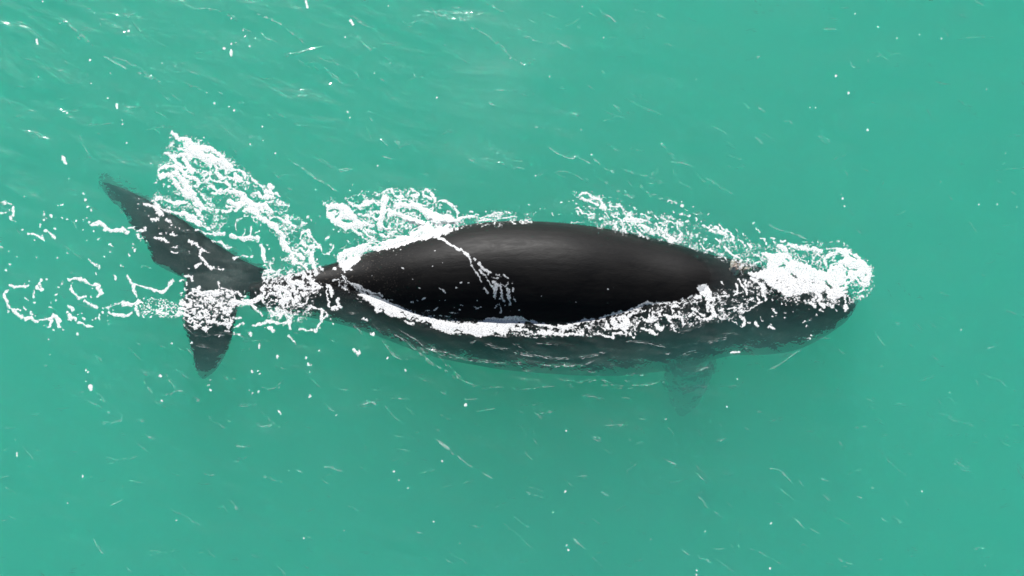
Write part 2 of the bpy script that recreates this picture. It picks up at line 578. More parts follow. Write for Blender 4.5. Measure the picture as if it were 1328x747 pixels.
# short steep wavelets that catch the sun, surveyed as lines: @ window, then amplitude: x,y x,y ...
WAVELETS = """
@ 0 0 3.994
.8: 295,100 335,135
.9: 310,90 400,170 490,240
.8: 390,190 470,240
.9: 530,290 600,330 660,362
.9: 580,290 690,340 780,400 850,440
.7: 700,370 800,410
.6: 830,470 890,520
.6: 880,480 950,540
.6: 940,560 1010,600
.8: 580,65 625,95
.6: 640,90 700,70
.6: 690,110 740,180
.7: 830,225 860,245
.6: 970,370 1040,395
.6: 900,345 920,365
.6: 950,430 1060,465
.7: 1120,470 1160,495
.7: 1010,48 1090,50 1155,60
.7: 1160,70 1240,110
.7: 1250,140 1310,170
.6: 1230,530 1270,545
.8: 70,600 130,620
.8: 120,685 170,690 235,725
.5: 80,120 130,120
.5: 300,520 350,510
.5: 640,560 730,560
.6: 145,570 175,580
.6: 500,690 520,705
.6: 940,5 965,18
.5: 80,455 130,455
@ 332 0 3.994
.9: 0,70 60,95 120,120 180,170 260,235
.7: 20,160 60,200 120,220
.7: 150,290 240,270 350,240
.6: 210,320 290,365
.7: 340,350 400,395 450,430
.8: 480,75 540,115 610,155
.7: 540,210 600,270
.7: 660,300 710,335
.6: 640,400 670,430
.6: 750,100 790,130 840,105
.8: 860,55 950,75 1000,100
.8: 1040,80 1110,140 1190,180 1270,240 1325,300
.6: 1010,40 1065,42
.6: 1190,10 1300,70
.6: 1050,300 1110,335
.5: 1230,470 1310,470
.5: 1200,530 1250,555
.5: 580,600 610,640
.5: 640,720 670,745
@ 664 0 3.994
.9: 460,65 510,90 560,145
.7: 390,60 440,95
.7: 340,125 360,150
.9: 60,195 110,210 160,225
.9: 0,300 60,335 100,325
.8: 230,150 260,160
.8: 230,210 270,235 310,260
.6: 230,455 280,455
.7: 390,440 430,475
.8: 520,540 575,590
.8: 315,595 360,602
.7: 105,655 160,670
.6: 740,70 800,100
.8: 915,95 955,110
.7: 1200,315 1295,290
.6: 460,365 490,385
.6: 640,195 690,190
.5: 690,560 780,600
.5: 1270,545 1320,585
.6: 330,645 370,690
.5: 20,150 70,155
@ 996 0 3.994
.7: 415,315 440,350 480,355
.6: 550,290 605,300
.6: 645,345 680,338
.5: 530,530 570,540
.7: 250,700 330,745
.5: 280,155 370,150
.5: 75,630 110,632
@ 0 560 3.994
.7: 0,245 50,232
.7: 1215,75 1260,85 1300,75
.8: 1050,210 1120,228
.7: 480,550 510,605 545,640
.6: 1120,395 1160,385
.7: 1070,610 1120,665
.6: 370,705 440,690
.6: 570,380 650,350
.6: 730,30 800,35
.5: 450,228 495,226
.5: 1210,160 1300,125
.5: 120,170 170,190
.5: 0,95 45,97
@ 332 560 3.994
.9: 930,40 1000,100 1060,140 1110,180 1160,190
.8: 1170,215 1250,255
.7: 330,180 390,190 450,210
.7: 200,200 250,215
.7: 330,240 380,275
.6: 370,330 395,350
.8: 30,235 100,255 140,265
.6: 850,215 930,195
.6: 535,185 585,225
.5: 960,290 1030,280
.7: 1270,465 1325,510
.6: 470,380 540,410
.6: 820,520 870,530
.5: 700,155 740,140
@ 664 560 3.994
.8: 415,25 470,50
.7: 330,232 395,226
.7: 60,305 110,325
.7: 265,240 310,285
.7: 455,310 510,330
.7: 710,318 770,328
.8: 955,215 1015,268
.8: 960,320 1010,380 1060,420 1100,440
.8: 310,550 360,592
.7: 650,500 690,535
.7: 780,140 860,175
.8: 950,640 1040,675
.6: 880,610 930,650
.7: 1165,515 1190,535
.6: 1060,60 1110,30
.5: 470,590 500,580
.6: 60,100 105,150
.6: 0,510 40,540
.6: 1080,230 1160,210
@ 996 560 3.994
.9: 0,190 60,200 100,235 130,270
.7: 265,240 320,258
.7: 525,280 575,318
.7: 450,330 510,355
.8: 580,440 630,492
.6: 640,435 720,495
.8: 130,440 190,505
.6: 220,500 270,530
.8: 330,630 400,680 450,685
.7: 300,680 340,690
.7: 380,700 430,712
.6: 290,320 330,355
.6: 1060,610 1130,600
.6: 1270,160 1320,200
.5: 800,735 830,745
@ 0 420 3.994
.7: 740,255 780,275
.7: 850,260 910,340
.7: 840,380 920,350 965,360
.7: 1150,270 1190,300
.6: 1200,280 1230,295
.7: 1000,385 1045,410
.7: 1170,500 1215,515
.6: 1230,425 1290,425
.6: 520,520 600,510 645,485
.6: 700,508 755,508
.7: 740,575 790,595 820,590
.6: 700,85 730,115
.6: 815,105 860,130
.6: 490,165 540,190
.5: 410,355 450,350
.6: 500,355 550,415
.6: 1000,110 1080,125 1140,140
.6: 960,120 1010,170
.6: 950,5 1000,55 1050,65
.6: 1000,60 1170,60
@ 332 400 3.994
.8: 690,120 780,170 850,230 920,290 1000,330
.8: 740,110 830,165 900,215 1000,235 1100,270 1320,290
.7: 660,160 720,240 790,270
.7: 900,190 950,250 1000,310 1060,370
.7: 850,200 900,260
.7: 940,240 1060,270
.6: 1000,340 1140,400 1280,410
.6: 950,430 1030,470
.7: 540,505 600,485 640,510
.7: 20,410 90,415 150,370
.6: 340,480 400,540
.6: 370,515 410,540
.7: 950,550 1005,582
.8: 930,680 1010,740
.7: 0,600 40,615 90,605
.6: 1130,540 1250,520
.6: 690,470 790,470
.5: 850,470 890,470
.7: 1190,140 1300,150
.7: 1200,200 1320,220
.7: 1100,175 1170,180 1260,205
.6: 600,80 650,130
.6: 480,30 520,35
.6: 500,80 560,140
@ 664 400 3.994
.9: 0,225 80,245 200,262 340,262 440,245 520,222
.9: 150,295 260,300 360,292 440,270
.8: 0,280 60,285
.8: 460,395 600,405 720,395 815,362
.8: 330,390 440,370 520,385
.7: 560,375 620,385
.8: 760,238 830,232
.9: 880,240 940,220 1000,208
.8: 1010,185 1080,172
.7: 830,205 870,205
.7: 1040,160 1130,150
.7: 1120,408 1170,405 1200,380
.7: 940,330 1030,300
.7: 1250,270 1310,312
.7: 1200,195 1235,225
.7: 410,665 470,690
.7: 640,610 690,650
.6: 800,615 840,655
.6: 1050,695 1110,672
.6: 30,600 120,640
.6: 110,520 160,575
.6: 140,545 230,535
.6: 300,625 360,635
.6: 480,610 600,595
.6: 640,580 700,575
.6: 230,370 330,380
.6: 380,320 440,335
.6: 50,320 140,345
.7: 560,170 700,180 800,205
.7: 840,130 940,110 1000,75
.7: 120,180 240,190
.6: 580,345 700,350
.6: 0,180 60,210
@ 996 400 3.994
.6: 730,190 760,205
.6: 835,65 890,115
.6: 640,80 695,82
.5: 780,380 870,355
.6: 560,570 615,602
.6: 1100,575 1130,590
.6: 1110,655 1140,685
.6: 0,590 80,568
.7: 60,245 150,235
.6: 0,320 60,290 180,205
.6: 260,150 330,160
.5: 570,300 600,295
.5: 440,620 520,612
@ 996 180 3.994
.8: 0,445 60,480 130,495 200,525
.6: 415,365 445,400
.6: 455,465 490,500
.7: 1260,270 1310,312
.6: 930,295 960,320
.6: 265,5 310,30
.5: 330,110 410,80
.5: 1100,700 1140,720
@ 664 130 3.994
.9: 190,245 240,280 310,305 340,298 420,335
.9: 415,290 480,350 555,375
.8: 560,360 640,385 740,408
.8: 770,220 810,265 860,305
.8: 815,320 880,325 940,345
.9: 445,395 510,450 580,480 640,510
.9: 655,440 720,490 800,515 880,545
.7: 610,245 690,265
.7: 860,420 930,470
.7: 0,345 80,360
.6: 320,380 400,430
.7: 940,560 1000,600
.6: 980,380 1160,500
.6: 700,425 790,420
.7: 530,30 575,72
.7: 1260,25 1310,65
@ 332 130 3.994
.9: 165,308 240,355 300,405 370,445 430,490
.8: 425,372 515,355
.7: 85,375 135,420
.7: 640,200 690,245
.7: 650,290 715,308
.7: 710,200 755,238
.6: 1100,305 1155,330
.7: 1245,325 1320,345
.6: 1200,15 1245,35
.6: 160,450 195,468
.6: 860,380 900,395
.6: 60,70 100,105
"""


def add_wavelets(txt):
    global H
    ox = oy = 0
    s = 1
    for ln in txt.strip().splitlines():
        t = ln.split()
        if t[0] == '@':
            ox, oy, s = float(t[1]), float(t[2]), float(t[3])
            continue
        amp = float(t[0][:-1])
        p = np.array([[ox + float(a.split(',')[0]) / s, oy + float(a.split(',')[1]) / s] for a in t[1:]])
        if len(p) > 2:
            tt = np.linspace(0, len(p) - 1, (len(p) - 1) * 4 + 1)
            p = np.stack([interp(tt, np.stack([np.arange(len(p), dtype=float), p[:, k]], 1)) for k in (0, 1)], 1)
        g = at(p[:, 0], p[:, 1])[:, :2]
        lo, hi = g.min(0) - .15, g.max(0) + .15
        i0, i1 = np.searchsorted(X, [lo[0], hi[0]])
        j0, j1 = np.searchsorted(Y, [lo[1], hi[1]])
        if i1 <= i0 or j1 <= j0:
            continue
        xx, yy = GX[j0:j1, i0:i1], GY[j0:j1, i0:i1]
        nx_ = .05 * (value_noise(xx / .12, yy / .12, 5) - .5)
        d2 = np.full(xx.shape, 1e9)
        tot = np.concatenate([[0], np.cumsum(np.hypot(*np.diff(g, axis=0).T))])
        par = np.zeros(xx.shape)
        for k in range(len(g) - 1):
            a, b = g[k], g[k + 1]
            u = b - a
            q = np.clip(((xx - a[0]) * u[0] + (yy + nx_ - a[1]) * u[1]) / (u @ u + 1e-9), 0, 1)
            dd = (xx - a[0] - q * u[0]) ** 2 + (yy + nx_ - a[1] - q * u[1]) ** 2
            m = dd < d2
            d2[m] = dd[m]
            par[m] = ((tot[k] + q * math.hypot(*u)) / tot[-1])[m]
        env = np.clip(np.minimum(par, 1 - par) * 5, .25, 1) * (.35 + .9 * value_noise(xx / .22, yy / .22, 17))
        H[j0:j1, i0:i1] += WAVE_H * amp * env * np.exp(-d2 / WAVE_W ** 2)


WAVE_H, WAVE_W = 0.006, 0.034
add_wavelets(WAVELETS)



def sea_height(x, y):
    i = np.clip(np.searchsorted(X, x) - 1, 0, len(X) - 2)
    j = np.clip(np.searchsorted(Y, y) - 1, 0, len(Y) - 2)
    fx, fy = (x - X[i]) / (X[i + 1] - X[i]), (y - Y[j]) / (Y[j + 1] - Y[j])
    return (H[j, i] * (1 - fx) + H[j, i + 1] * fx) * (1 - fy) + (H[j + 1, i] * (1 - fx) + H[j + 1, i + 1] * fx) * fy


ny, nx = GX.shape
idx = np.arange(nx * ny).reshape(ny, nx)
q = np.stack([idx[:-1, :-1], idx[:-1, 1:], idx[1:, 1:], idx[1:, :-1]], -1).reshape(-1, 4)
top_v = np.stack([GX.ravel(), GY.ravel(), H.ravel()], 1)
DEPTH = 26.0
b0 = len(top_v)
bot = np.array([[X[0], Y[0], -DEPTH], [X[-1], Y[0], -DEPTH], [X[-1], Y[-1], -DEPTH], [X[0], Y[-1], -DEPTH]])
sides = [list(idx[0, ::-1]) + [b0, b0 + 1], list(idx[::-1, -1]) + [b0 + 1, b0 + 2],
         list(idx[-1, :]) + [b0 + 2, b0 + 3], list(idx[:, 0]) + [b0 + 3, b0], [b0 + 3, b0 + 2, b0 + 1, b0]]
li = np.concatenate([q.ravel()] + [np.array(s) for s in sides])
lt = np.concatenate([np.full(len(q), 4), [len(s) for s in sides]])
ls = np.concatenate([[0], np.cumsum(lt)[:-1]])
sea = new_obj("sea", np.concatenate([top_v, bot]), (li, ls, lt), m_sea)
tag(sea, kind="structure")
bed = new_obj("seabed", [(-2990, -2990, -25.5), (2990, -2990, -25.5), (2990, 2990, -25.5), (-2990, 2990, -25.5)], [(0, 1, 2, 3)], m_sand)
tag(bed, kind="structure")
# ---------------------------------------------------------------- foam
# Foam outlines were surveyed on the photo in enlarged windows; each is laid on the water (or on the wet
# back of the whale) at its real place and given thickness.
#   @ x y s : window origin in photo pixels and its enlargement
#   w: ...  : a ribbon of that width;  d : drops x,y,size;  p : a filled patch;  h w: a gap in the foam
SLICK = """
@ 0 0 1
m 222,174 258,182 300,205 345,245 375,268 400,300 412,335 380,340 355,300 300,270 285,300 255,290 200,262 205,225 212,195
@ 195 165 8.3
p 300,110 430,115 475,190 620,205 700,225 760,290 830,360 900,410 890,470 810,470 730,400 660,425 600,400 540,350 470,340 420,300 380,270 300,240 270,205 370,215 350,160 300,150
h 12: 335,155 375,165
h 14: 590,270 660,270 740,325
h 9: 350,230 370,230
h 14: 470,335 475,350
45: 240,60 285,110
55: 165,270 230,320 280,300 380,300 450,330
50: 230,300 260,360 310,410 380,430
70: 360,330 420,420 460,480
40: 80,500 120,560
60: 85,470 170,430 250,430 330,470 440,480
65: 130,520 200,510 270,590 330,680 420,745
90: 250,500 330,560 400,640 470,745
h 24: 290,350 340,365 375,405
h 12: 390,485 400,490
h 12: 340,655 345,660
h 14: 245,545 300,585
45: 330,500 420,540 500,560 520,610 490,650
38: 640,430 640,540 680,580 800,600 870,650 960,720
35: 640,540 590,600 540,610
25: 620,480 590,550
40: 710,420 720,500 780,545 850,545
40: 810,450 810,500
30: 620,640 690,650 720,710 660,720
50: 740,690 850,680 960,720 1020,745
40: 900,450 990,470 1030,530
45: 890,550 960,570 1060,590
50: 920,510 980,560
40: 1100,560 1160,610 1230,680 1328,745
40: 1130,710 1200,745
60: 1240,700 1328,720
50: 1270,640 1310,640
22: 560,480 600,480
40: 480,370 500,400
d 1070,185,28 585,110,22 230,185,30 600,180,15 860,360,30 920,395,28 1080,520,34 1035,660,40 60,605,28 145,625,35 200,640,35 235,615,25 275,715,30 15,405,26 550,665,20 490,465,30 545,150,14 800,275,20 1070,625,22
@ 195 250 8.3
42: 20,90 80,50 160,80 290,110 390,100
38: 40,90 100,160 160,190 260,215 370,245 430,300 520,320 640,390
70: 370,220 440,260 540,330
85: 420,0 480,80 540,150
60: 500,60 540,150
40: 470,170 530,230 570,290
35: 550,20 585,75
30: 600,165 740,185 840,200 920,190
65: 850,90 920,130 980,100
30: 800,150 930,160
50: 920,190 990,110
75: 950,0 1040,70 1120,130 1230,150 1310,200
60: 1030,190 1130,200 1220,290 1328,370
25: 660,10 830,10
25: 920,390 930,320 980,270 1030,255
20: 1090,265 1150,270
55: 880,465 1000,490 1150,480
25: 1000,470 1010,400
30: 1080,470 1090,370
20: 1120,440 1170,400
28: 500,400 560,420 650,440
50: 690,430 790,440
35: 730,520 800,560 870,585
20: 660,510 700,520
50: 60,180 110,240
30: 170,280 220,330
30: 15,285 80,295
d 205,375,28 265,370,25 315,390,22 395,405,28 355,425,22 125,440,28 175,435,22 1010,515,30 905,605,26
32: 45,470 120,500 200,530
25: 225,450 270,470
25: 240,580 290,580
25: 240,640 300,640
40: 415,530 455,535
30: 490,540 525,590
28: 530,680 530,640 580,610 640,640
28: 540,690 590,745
35: 890,710 950,690
25: 970,685 1040,685
40: 1190,570 1220,640 1225,740
d 1085,688,38 1265,605,28 1250,560,18 1280,485,18 1160,520,30 860,370,18 420,630,20
25: 660,130 700,150
35: 180,140 205,160
@ 315 250 8.3
80: 0,60 100,120 200,160 300,190
60: 150,210 220,280 310,340 380,420 440,480 460,560 510,640 560,745
75: 420,520 500,640
h 14: 240,180 290,195
38: 300,260 380,260 440,310 500,320 570,370
38: 480,250 510,320 570,370
30: 160,20 210,60
50: 230,40 340,50
25: 250,95 330,90
28: 380,90 440,120 480,150
35: 360,0 390,30
d 525,235,22 475,235,22 705,255,45 740,290,35 820,235,28 785,320,22 630,290,20 620,350,22 590,320,20
30: 650,330 700,330
45: 620,490 640,430 700,420 750,480 830,570
40: 640,500 660,560 740,570 830,580
30: 700,440 740,520
45: 620,590 660,650 720,640 740,745
40: 760,600 740,680
50: 520,640 600,660 640,700
16: 440,390 480,470 500,540
20: 500,410 560,410
25: 900,490 930,470
20: 965,560 960,610 880,660 850,600
d 930,605,30 880,655,35 800,720,45 340,720,35 270,605,25 265,560,18 545,485,22
"""
CHURN = """
@ 0 0 1
m 345,340 395,330 415,345 420,365 405,390 400,412 370,420 350,415 345,380
@ 315 330 8.3
38: 220,0 235,90
30: 270,150 275,220 250,290
25: 310,100 310,190
45: 740,0 760,100 780,220
30: 500,20 560,60 620,110
40: 580,80 680,140 720,200
30: 470,200 520,180
45: 640,200 700,250 740,290
30: 560,210 620,230
55: 490,300 560,290 640,320 650,360 740,370 820,340
45: 540,310 560,420
50: 760,320 820,340
30: 620,410 700,420 780,400
55: 410,380 480,420 520,470 540,530
38: 400,500 450,570
70: 450,490 520,480
28: 580,510 630,540 690,520 690,480
32: 740,560 790,580 860,600 910,650 850,720
40: 860,610 840,690
28: 905,280 905,400 920,560
35: 930,330 950,430
22: 970,280 1040,290 1050,340
35: 820,120 850,160
25: 830,240 870,210
35: 1010,480 1040,560
35: 960,585 1000,585
20: 250,280 330,300 380,290 430,240
35: 200,360 215,420 190,480 220,510
55: 0,490 90,500 170,470
30: 90,520 130,590 200,640
28: 300,640 400,660 440,620
30: 440,600 500,700
30: 600,700 600,720
18: 220,350 300,350 380,360
18: 300,470 350,530
18: 260,540 300,560
22: 1130,290 1220,370 1328,440
20: 1180,320 1260,340 1328,390
20: 1080,220 1110,340
d 230,130,40 990,160,45 1090,360,40 890,200,30 370,290,40 20,400,28 130,410,28 600,610,30 510,720,40 700,150,30 420,280,28 480,60,30 330,240,22 350,420,20 830,440,28 690,290,40 600,280,25
n 60 9 .50: 420,240 560,180 800,240 830,340 700,440 560,520 440,470 380,350
n 45 9 .55: 200,160 400,160 440,520 420,660 300,680 220,480
"""
TAIL = """
@ 0 0 1
m 255,384 300,378 318,390 300,410 255,410 240,400
@ 195 330 8.3
n 46 14 .525: 330,370 500,360 560,380 740,380 900,400 940,520 870,640 890,740 820,810 700,760 600,840 470,800 400,747 300,640 330,520
60: 510,380 560,430 640,410 730,430
30: 550,440 550,490
32: 780,370 880,395 1020,450
55: 900,500 1010,520 1130,500 1190,450
32: 1090,540 1190,640
40: 1190,450 1220,500
50: 330,530 400,550 440,530
45: 290,650 340,640 420,670
40: 455,380 470,400
38: 440,490 470,500
38: 560,600 600,590
30: 725,545 735,560
38: 800,570 800,630
38: 510,680 580,670
22: 580,640 660,650
40: 860,680 880,700
30: 900,680 960,700
28: 640,720 700,710
25: 730,310 740,350
35: 380,230 430,230 450,290
32: 490,130 540,100
35: 560,50 650,160
28: 680,140 780,155
22: 310,290 370,280
30: 240,270 200,325
30: 0,370 110,405 150,380
30: 20,470 50,475
30: 60,610 180,630
12: 200,580 300,576
h 16: 545,380 550,385
d 380,610,50 365,375,40 390,460,32 600,530,30 940,565,36 860,510,32 790,430,30 390,320,30 180,365,20 405,155,28 180,500,30 130,555,40 235,660,30 10,680,25 310,590,28 330,415,30 335,485,25
@ 195 410 8.3
30: 815,150 840,160
40: 620,50 680,60
38: 770,90 860,80
30: 900,120 960,90 1000,85
25: 900,180 960,200
22: 1010,150 1060,170
30: 1100,110 1240,70
d 360,100,32 445,290,46 235,292,32 740,215,30 740,78,50 1080,190,70 1230,125,35 1300,140,55 1170,335,30 1185,295,20 110,640,45 1095,605,38 1185,615,28 640,690,30 1060,355,22 620,740,25 20,10,28 235,5,28
@ 332 400 4.15
16: 0,90 60,70 130,80 180,70
20: 170,60 185,110
14: 180,150 215,195
14: 320,120 345,85
26: 70,105 90,115
14: 230,110 300,120
12: 100,40 150,20 160,60
d 110,262,26 268,266,20 285,300,24 290,338,14 340,228,18 292,470,26 127,555,26 12,445,20 20,200,14 20,335,14 320,125,26 400,60,16 415,80,14 90,215,12 628,142,30 578,60,26 705,270,12 806,336,18 1127,522,20 1122,488,11 430,575,11
22: 525,222 555,246
"""
TRAIL = """
@ 0 340 8.3
35: 115,250 190,265 290,250
38: 85,300 50,340 70,420 110,500 230,590
28: 130,505 220,520
32: 335,510 345,560
42: 260,620 330,600 400,650
30: 430,620 500,605
40: 450,190 430,240
40: 400,275 460,310
28: 365,320 360,380
20: 265,380 300,420
25: 265,480 280,505
22: 675,200 670,240
28: 530,490 580,505
40: 570,560 560,620 520,700
50: 540,600 610,590 640,690
40: 740,180 900,185 980,240 1060,240 1090,310 1070,370
55: 1060,280 1100,330
32: 750,260 800,340 850,390
30: 850,375 930,375
30: 900,420 980,470 1060,485
20: 1060,560 1060,620
40: 740,470 780,500
60: 750,570 800,620
32: 840,650 920,670 990,700
22: 1000,620 1030,610
32: 1180,545 1328,560
28: 1240,150 1245,190
30: 1065,40 1065,75
25: 1000,10 1030,40
d 40,345,30 85,540,38 380,575,28 475,680,28 500,190,25 440,300,55 380,435,35 310,200,25 635,268,30 605,350,36 600,415,30 550,440,40 570,725,30 680,715,22 990,280,28 975,378,32 1100,545,45 730,530,40 840,560,28 875,550,25 905,605,38 1190,460,30 1170,500,25 1160,580,25 1235,590,22 1035,120,28 100,15,35 60,80,35 1310,45,28 1320,440,28 1180,670,18 770,220,20
@ 0 320 4.015
16: 665,150 690,200 710,260
13: 690,195 760,210 840,240 870,215 900,180
24: 640,298 690,302 720,285
18: 700,300 720,350
16: 570,345 640,357 690,345
10: 540,320 600,300
8: 600,300 650,280
n 11 4 .545: 720,270 880,270 960,330 900,370 720,365
d 780,270,13 800,268,12 850,345,18 820,340,16 600,160,12 640,105,14 740,103,10 700,20,20 675,40,22 500,90,14 515,110,14 545,50,10 690,5,16 560,390,9 480,380,12 590,330,12 860,280,12
9: 460,70 500,100 520,125
@ 0 250 8.3
22: 0,105 120,115
35: 140,150 150,200 140,240
28: 0,210 70,210
38: 105,260 110,285
16: 120,290 160,320
26: 310,435 380,450 470,500
32: 490,400 590,470
25: 440,340 440,375
40: 1000,340 1070,335 1110,350 1170,395 1240,410 1328,410
32: 1190,560 1210,570
d 120,115,30 105,185,32 10,215,40 245,400,38 370,505,28 450,450,25 495,410,50 590,380,35 465,300,38 495,280,25 470,235,30 470,210,22 550,255,42 600,260,18 660,270,28 715,290,36 815,292,38 670,130,28 635,145,20 260,45,30 260,75,22 940,270,30 910,290,25 965,320,30 1290,430,40 890,400,28 1010,420,40 1060,500,38 1080,490,18 1150,520,18 1185,640,25 1120,685,30 620,705,32 390,702,34 20,590,36 90,628,32 170,683,32 5,525,15 730,650,22 890,15,38 915,80,45 955,155,38 985,200,38 945,505,18
@ 100 230 8.3
42: 170,510 250,490 320,560 420,570 500,560 540,600
25: 560,545 620,545
36: 715,280 830,310 920,410
25: 660,600 660,650 720,650
30: 650,570 740,570
30: 720,540 740,560
d 490,590,50 655,290,30 675,220,25 680,265,20 655,340,22 740,365,25 860,370,40 680,680,25 610,720,40 750,690,30 180,590,32 60,560,25 235,660,35 350,720,30 845,65,25 935,90,25 990,100,30 1060,175,30 770,415,18 905,605,28 880,545,22 960,600,25
@ 60 190 8.3
d 180,130,38 195,155,32 230,340,28
38: 185,110 215,180
"""
PATCH = """
@ 0 0 1
m 418,262 445,258 500,246 560,245 592,270 600,282 640,276 690,278 690,288 600,292 590,300 540,312 480,325 440,345 435,330 480,300 440,300
@ 415 235 8.3
p 360,745 480,690 560,640 740,620 850,590 960,580 1000,520 1080,470 1328,380 1328,560 1240,605 1130,625 900,690 720,745
p 70,260 130,225 220,230 300,270 370,340 440,400 520,440 600,470 560,490 480,480 420,520 350,520 270,530 200,480 120,440 60,380 60,320
h 20: 100,310 190,320
h 14: 170,380 210,350
h 20: 250,410 340,440
h 14: 400,390 450,430
h 12: 560,665 700,640
h 10: 510,690 650,690
h 22: 1020,535 1040,520
28: 320,490 400,560 460,610
28: 400,490 500,570 580,620
35: 480,510 600,560 720,600
45: 380,270 480,250 560,230 700,250
75: 700,170 690,260 660,400 650,500
60: 650,480 740,520
35: 420,350 560,380 640,440
85: 720,330 800,350 900,380 1000,420 1100,470
75: 820,260 1000,270 1130,320 1230,400 1328,430
30: 760,200 820,270
30: 540,350 640,330
20: 940,350 1080,380
30: 1120,380 1180,430
35: 680,120 740,80 780,110 800,140
25: 690,130 770,130
25: 820,110 910,110
35: 950,130 980,90 1060,130 1050,170
40: 1000,150 1040,150
38: 1110,150 1120,100 1180,100 1220,160 1230,210
40: 1130,160 1190,190
30: 810,170 900,170
28: 800,210 930,200 1050,240 1150,260
18: 1040,160 1110,200
28: 300,220 360,270
25: 740,570 850,555
h 16: 720,350 715,400
d 470,150,40 430,140,30 450,115,25 320,90,22 620,160,30 50,240,45 110,185,20 345,40,18 210,560,30 160,520,28 60,630,25 90,610,30 120,690,40 300,650,35 230,690,30 580,200,25
@ 480 235 8.3
35: 740,205 820,220 900,290 945,330 930,420
p 480,270 600,280 700,330 760,360 850,350 930,400 940,440 900,490 860,540 720,610 560,640 400,640 480,540 560,500 640,470 600,400 540,330
h 18: 680,490 690,505
h 14: 640,440 650,465
h 9: 760,470 820,460
h 14: 890,470 895,485
38: 940,420 1000,390 1110,380
30: 1075,325 1100,330
20: 1180,390 1328,370
28: 1180,430 1328,405
d 760,200,35 1140,350,30 1240,320,25 1320,325,28
@ 0 0 1
p 440,327 450,323 462,319 480,313 480,322 470,329 468,337 455,347 447,353 440,343 437,334
h 1.6: 448,337 450,334
h 1.2: 458,333 460,330
@ 580 260 8.3
35: 110,200 190,170 290,170
28: 370,215 500,190 640,180 760,170
20: 420,160 560,130 680,140
d 250,118,28 330,150,35 780,80,25 940,120,25 1000,100,25 1130,155,40 1200,155,22 1230,15,40 880,40,22 820,130,20 650,90,18 480,115,22 590,105,20 840,175,22 1050,100,18 1300,10,18
"""
NEAR = """
@ 0 0 1
m 440,362 520,402 600,418 700,425 800,412 900,388 935,375 965,380 985,395 960,412 925,416 880,424 800,432 700,436 600,434 520,412 450,378
@ 425 340 8.3
p 210,210 300,230 400,290 480,330 600,380 720,450 850,510 1000,570 1150,620 1328,650 1328,720 1200,710 1080,650 960,640 860,600 780,590 640,580 580,540 530,540 480,460 400,400 320,350 380,340 300,290
h 10: 270,255 400,325 600,385
h 14: 900,600 1010,630
h 12: 570,500 600,530
h 10: 790,540 840,580
30: 840,640 940,665
35: 340,360 370,370
25: 270,220 420,300 590,360
32: 110,400 110,470 130,490
35: 30,280 40,360
22: 185,150 215,220
18: 60,200 120,190 130,260
d 355,430,30 425,620,50 70,500,40 80,70,45 250,80,40 185,280,40
@ 560 370 8.3
p 0,350 100,370 200,390 340,405 440,415 560,370 650,345 760,350 870,328 960,338 1000,360 1130,390 1230,425 1328,435 1328,460 1230,450 1150,430 1000,390 990,430 960,490 880,480 840,470 800,540 740,530 680,505 600,560 450,560 350,520 200,520 80,490 0,470
h 12: 890,430 950,440
h 12: 910,400 930,405
h 14: 650,490 660,490
h 9: 250,490 330,500
30: 990,470 1100,520 1210,515
25: 900,475 980,470
d 1260,505,60 1320,520,40 1065,535,32 965,540,28 1130,470,22
@ 700 370 8.3
38: 0,410 110,445 250,455 380,420 480,385 580,365
60: 200,440 300,450
45: 0,510 130,510
38: 160,530 300,525 470,525
30: 310,430 400,490
24: 230,440 250,510
20: 370,440 470,500
25: 490,440 570,470
20: 520,380 560,410
35: 690,340 780,310 920,290 1040,250 1140,190 1260,195
p 700,400 760,360 830,330 930,320 960,370 970,440 930,490 860,470 720,465 690,440
h 24: 745,390 770,440
h 14: 820,360 860,420
h 12: 880,380 890,385
25: 640,380 640,430 700,470
35: 620,490 640,530 780,560 800,520 930,540
30: 900,480 940,510
30: 970,520 1020,560
30: 1060,260 1130,280
40: 960,330 1080,260
35: 1100,340 1170,380 1250,370 1300,310
25: 1180,270 1180,330
22: 1220,290 1220,340
50: 1110,470 1180,490 1240,520
50: 1240,430 1328,470
25: 1040,420 1080,390
25: 1270,290 1328,260
d 660,355,60 1025,510,38 1210,240,25
@ 840 340 8.3
28: 0,440 110,440 220,450 320,430 420,390 520,350
20: 80,440 105,430
55: 500,380 560,370
70: 560,290 600,270 650,310 670,340
60: 570,310 620,340
50: 640,390 700,400
40: 640,430 650,530
45: 690,470 720,570 680,610
30: 720,590 600,605 520,590
35: 480,490 530,540 600,560
40: 450,580 490,540
38: 180,570 260,590 370,600
25: 370,600 380,680
25: 220,620 270,690 310,745
30: 240,470 270,550
25: 260,470 330,470
20: 340,500 400,450 440,450
35: 0,620 60,600 140,570
20: 50,580 80,540
45: 100,700 170,730
22: 780,380 860,370
22: 800,210 820,250
28: 800,460 840,460
25: 760,520 820,510
20: 850,500 960,490
32: 970,190 1070,340
28: 1050,190 1060,300
30: 950,250 970,330 940,350
30: 1060,430 1130,400
22: 930,520 1070,520 1160,450 1230,420
25: 1180,380 1200,410
30: 1250,350 1270,410
40: 1130,180 1230,240 1250,330
18: 780,600 870,600
30: 920,640 970,670
32: 980,590 1040,620 1050,660 1020,690
25: 1165,640 1180,680
d 460,620,20 340,540,42 820,330,22 20,720,45 1000,450,35 1090,655,38 925,605,22 1320,680,25 1010,690,30
"""
